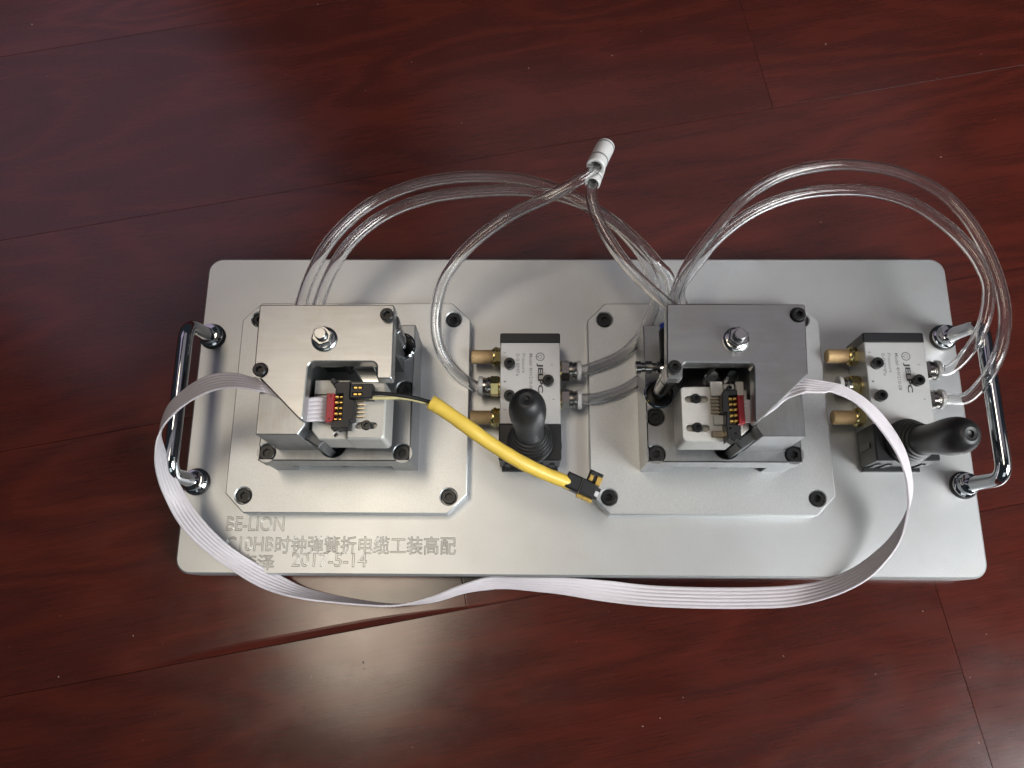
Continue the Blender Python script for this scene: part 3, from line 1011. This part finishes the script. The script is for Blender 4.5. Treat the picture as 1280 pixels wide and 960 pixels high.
def red_connector(x0, x1, y0, y1, z0, z1, s):
    rc = MB().mat(M['red_plastic'])
    holes = [(circle((x0 + x1) / 2, y, 0.4, 10), 0.8) for y in (y0 + 1.3, y1 - 1.3)]
    rc.plate([(x0, y0), (x1, y0), (x1, y1), (x0, y1)], z0, z1, holes, 0.25, 0.05)
    c = put('red_connector', rc, ribbon)
    PINV[c.name] = Matrix.Translation(W(0, 0, 0)).inverted()
    for k in range(5):
        y = y0 + 1.3 + (y1 - y0 - 2.6) * k / 4
        for j in (0, 1):
            g = MB().mat(M['gold'])
            xa = (x1 + 0.2 + j * 1.9) if s > 0 else (x0 - 0.2 - j * 1.9)
            g.plate(fillet([(xa, y - .48), (xa + s * 1.6, y - .48), (xa + s * 1.6, y + .48), (xa, y + .48)] if s > 0 else [(xa + s * 1.6, y - .48), (xa, y - .48), (xa, y + .48), (xa + s * 1.6, y + .48)], 0.3, 3), 70.0, 73.4 - 0.35 * j, (), 0.3)
            put('contact', g, c)
red_connector(-111.6, -108.4, -24.2, -11.6, 68.3, 74.2, 1)
red_connector(64.4, 67.0, -24.3, -11.9, 68.3, 74.2, -1)

# black pin headers that sit in the nests
ph = empty('pin_header', (-105, -16, 68.3), label='black pin header with side arm beside yellow sleeve wires, in the nest', category='connector')
b = MB().mat(M['black_plastic'])
b.plate([(-104.6, -27.0), (-101.2, -27.0), (-101.0, -23.6), (-99.6, -23.2), (-99.4, -14.6), (-101.6, -14.2), (-101.6, -6.6), (-108.7, -6.6), (-108.9, -8.6), (-107.9, -9.0), (-107.9, -11.9), (-104.6, -11.9), (-104.6, -23.5), (-108.6, -23.8), (-108.8, -27.4), (-107.2, -27.0), (-106.2, -27.6)], 68.3, 74.6, (), 0.35)
b.plate([(-108.6, -23.9), (-104.8, -23.9), (-104.8, -12), (-108.6, -12)], 68.3, 70.2, (), 0.1)
put('housing', b, ph)
for y in (-8.0,):
    b = MB().mat(M['black_plastic'])
    b.lathe([(1.3, 70), (1.3, 75.4), (1.0, 75.8)], (-108.9, -6.4, 0), (0, 0, 1), 18)
    put('peg', b, ph)
for k in range(5):
    q = MB().mat(M['pin'])
    y = -13.9 - k * 1.75
    q.box(-99.6, -95.4, y - 0.22, y + 0.22, 70.0, 70.5, 0.05)
    put('pin', q, ph)

ph2 = empty('pin_header', (60.5, -20, 66.6), label='black pin header in the nest of the mirrored clamp station, no wires', category='connector')
b = MB().mat(M['black_plastic'])
b.plate([(59.0, -32.0), (60.2, -31.0), (62.0, -32.2), (63.6, -31.0), (64.8, -31.8), (65.0, -25.2), (60.6, -24.8), (60.6, -11.9), (64.4, -11.9), (64.3, -9.6), (63.0, -9.2), (61.8, -9.9), (60.2, -9.2), (59.0, -9.6), (57.8, -11.4), (57.6, -19.0), (59.2, -19.4), (58.8, -25)], 66.7, 74.4, [(circle(60.3, -26.5, 0.5, 8), 1), (circle(62.4, -28.7, 0.5, 8), 1)], 0.35, 0.05)
b.plate([(60.7, -24.9), (64.3, -24.9), (64.3, -12), (60.7, -12)], 66.7, 70.2, (), 0.1)
put('housing', b, ph2)
b = MB().mat(M['black_plastic'])
b.lathe([(1.2, 68), (1.2, 75.2), (0.9, 75.6), (0.55, 75.6), (0.5, 73)], (61.0, -9.0, 0), (0, 0, 1), 18)
put('peg', b, ph2)

# ------------------------------------------------------------------ yellow sleeved lead
yc = empty('sleeved_lead', tuple(P(625, 560, 60)), label='yellow sleeved lead with black plugs hanging across the lever valve', category='cable')
ys = spline([P(538, 502.5, 73), P(552, 511, 72), (P(580, 530.5, 69)), P(612, 553.5, 64), P(650, 577, 58), P(685, 593.5, 51), P(716, 605, 45)], 10)
b = MB().mat(M['yellow'])
n = len(ys)
b.sweep(ys, [3.2 + 0.07 * math.sin(i * 0.35) + 0.05 * math.sin(i * 1.1) - 0.15 * i / n for i in range(n)], 24)
put('sleeve', b, yc)
for m, off, name in ((M['black_rubber'], 0, 'black_wire'), (M['cream'], 1, 'cream_wire')):
    b = MB().mat(m)
    if off == 0:
        pts = [P(462, 491.5, 73), P(480, 492, 74.2), P(505, 495, 75), P(525, 499, 74.5), P(545, 505, 73.4)]
    else:
        pts = [P(462, 497.2, 72.6), P(480, 497.4, 73), P(500, 497.0, 73.4), P(520, 500, 73.6), P(545, 508, 72.6)]
    b.sweep(spline(pts, 8), 0.85, 12)
    put(name, b, yc)
b = MB().mat(M['black_plastic'])
b.plate([(-101.5, -13.9), (-91.9, -13.9), (-91.9, -7.5), (-101.5, -7.5)], 69.0, 75.2, [([(-100.4, -9.9), (-96.2, -9.9), (-96.2, -8.6), (-100.4, -8.6)], 1.2), ([(-100.4, -12.8), (-96.2, -12.8), (-96.2, -11.5), (-100.4, -11.5)], 1.2)], 0.35, 0.1)
plug = put('plug', b, yc)
PINV[plug.name] = Matrix.Translation(W(0, 0, 0)).inverted()
for y in (-9.25, -12.15):
    for xx in (-100.1, -98.1):
        g = MB().mat(M['gold'])
        g.plate(fillet([(xx, y - .5), (xx + 1.6, y - .5), (xx + 1.6, y + .5), (xx, y + .5)], .2, 2), 74.0, 74.7, (), 0.2)
        put('contact', g, plug)
# plug on the far end, hanging over the station plate
O = P(709, 600, 46); dirx = (P(746, 619, 40) - O).normalized()
eul = math.atan2(dirx.y, dirx.x)
def lbox(mb, x0, x1, y0, y1, z0, z1, c=0.3):
    """A chamfered box in the plug's own frame (x along the lead)."""
    s = len(mb.v)
    mb.box(x0, x1, y0, y1, z0, z1, c)
    ca, sa = math.cos(eul), math.sin(eul)
    for i in range(s, len(mb.v)):
        x, y, z = mb.v[i]
        mb.v[i] = (O.x + ca * x - sa * y, O.y + sa * x + ca * y, O.z + z - 0.16 * x)
b = MB().mat(M['black_plastic'])
lbox(b, -0.8, 6.6, -3.6, 3.6, -3.4, 3.4, 0.8)
lbox(b, 6.7, 13.6, -3.5, 3.5, -3.4, 3.6, 0.4)
lbox(b, 7.8, 14.2, 3.2, 8.4, -2.6, 4.6, 0.7)
lbox(b, 13.6, 15.6, 1.2, 2.6, -1, 1.2, 0.2)
lbox(b, 13.6, 15.4, -2.8, -1.6, -1, 1.2, 0.2)
plug2 = put('plug', b, yc)
PINV[plug2.name] = Matrix.Translation(W(0, 0, 0)).inverted()
for q in ((8.6, 10.4, 3.4, 6.2, 4.2, 5.2), (12.0, 14.4, 2.6, 6.6, 4.2, 5.6), (6.2, 13.8, -4.9, -3.3, -3.6, -0.2)):
    g = MB().mat(M['gold'])
    lbox(g, *q, 0.3)
    put('contact', g, plug2)
g = MB().mat(M['white_plastic'])
lbox(g, 13.5, 15.2, -1.5, 1.1, -2.4, 0.2, 0.2)
put('wire_stub', g, plug2)

# ------------------------------------------------------------------ crumbs and dust on the floor
b = MB().mat(M['dust'])
rnd = random.Random(11)
for _ in range(150):
    px, py = rnd.uniform(-20, 1300), rnd.choice((rnd.uniform(0, 310), rnd.uniform(745, 960), rnd.uniform(0, 330)))
    p = P(px, py, -PZ)
    r = 0.07 + 0.33 * rnd.random() ** 6
    a = rnd.random() * 6.28
    e = 1 + 1.5 * rnd.random()
    s = len(b.v)
    for k in range(5):
        t = a + k * 1.2566
        x, y = math.cos(t) * r * e, math.sin(t) * r
        b.v.append((p.x + x * math.cos(a) - y * math.sin(a), p.y + x * math.sin(a) + y * math.cos(a), -PZ + 0.02))
    b.v.append((p.x, p.y, -PZ + r * 0.8))
    for k in range(5):
        b.face((s + k, s + (k + 1) % 5, s + 5))
    b.face([s + k for k in reversed(range(5))])
b.mat(M['black_oxide'])
for px, py, r in ((454, 828, 0.7), (455, 836, 0.45), (380, 884, 0.55), (385, 898, 0.4), (392, 815, 0.25), (28, 816, 0.35)):
    p = P(px, py, -PZ)
    s = len(b.v)
    for k in range(7):
        t = k * 2 * math.pi / 7
        q = r * (0.6 + 0.6 * rnd.random())
        b.v.append((p.x + 0.55 * q * math.cos(t), p.y + q * math.sin(t), -PZ + 0.02))
    b.v.append((p.x, p.y, -PZ + 0.15))
    for k in range(7):
        b.face((s + k, s + (k + 1) % 7, s + 7))
put('dust_crumbs', b, kind='stuff', label='pale and dark dust crumbs scattered on the red brown floor')
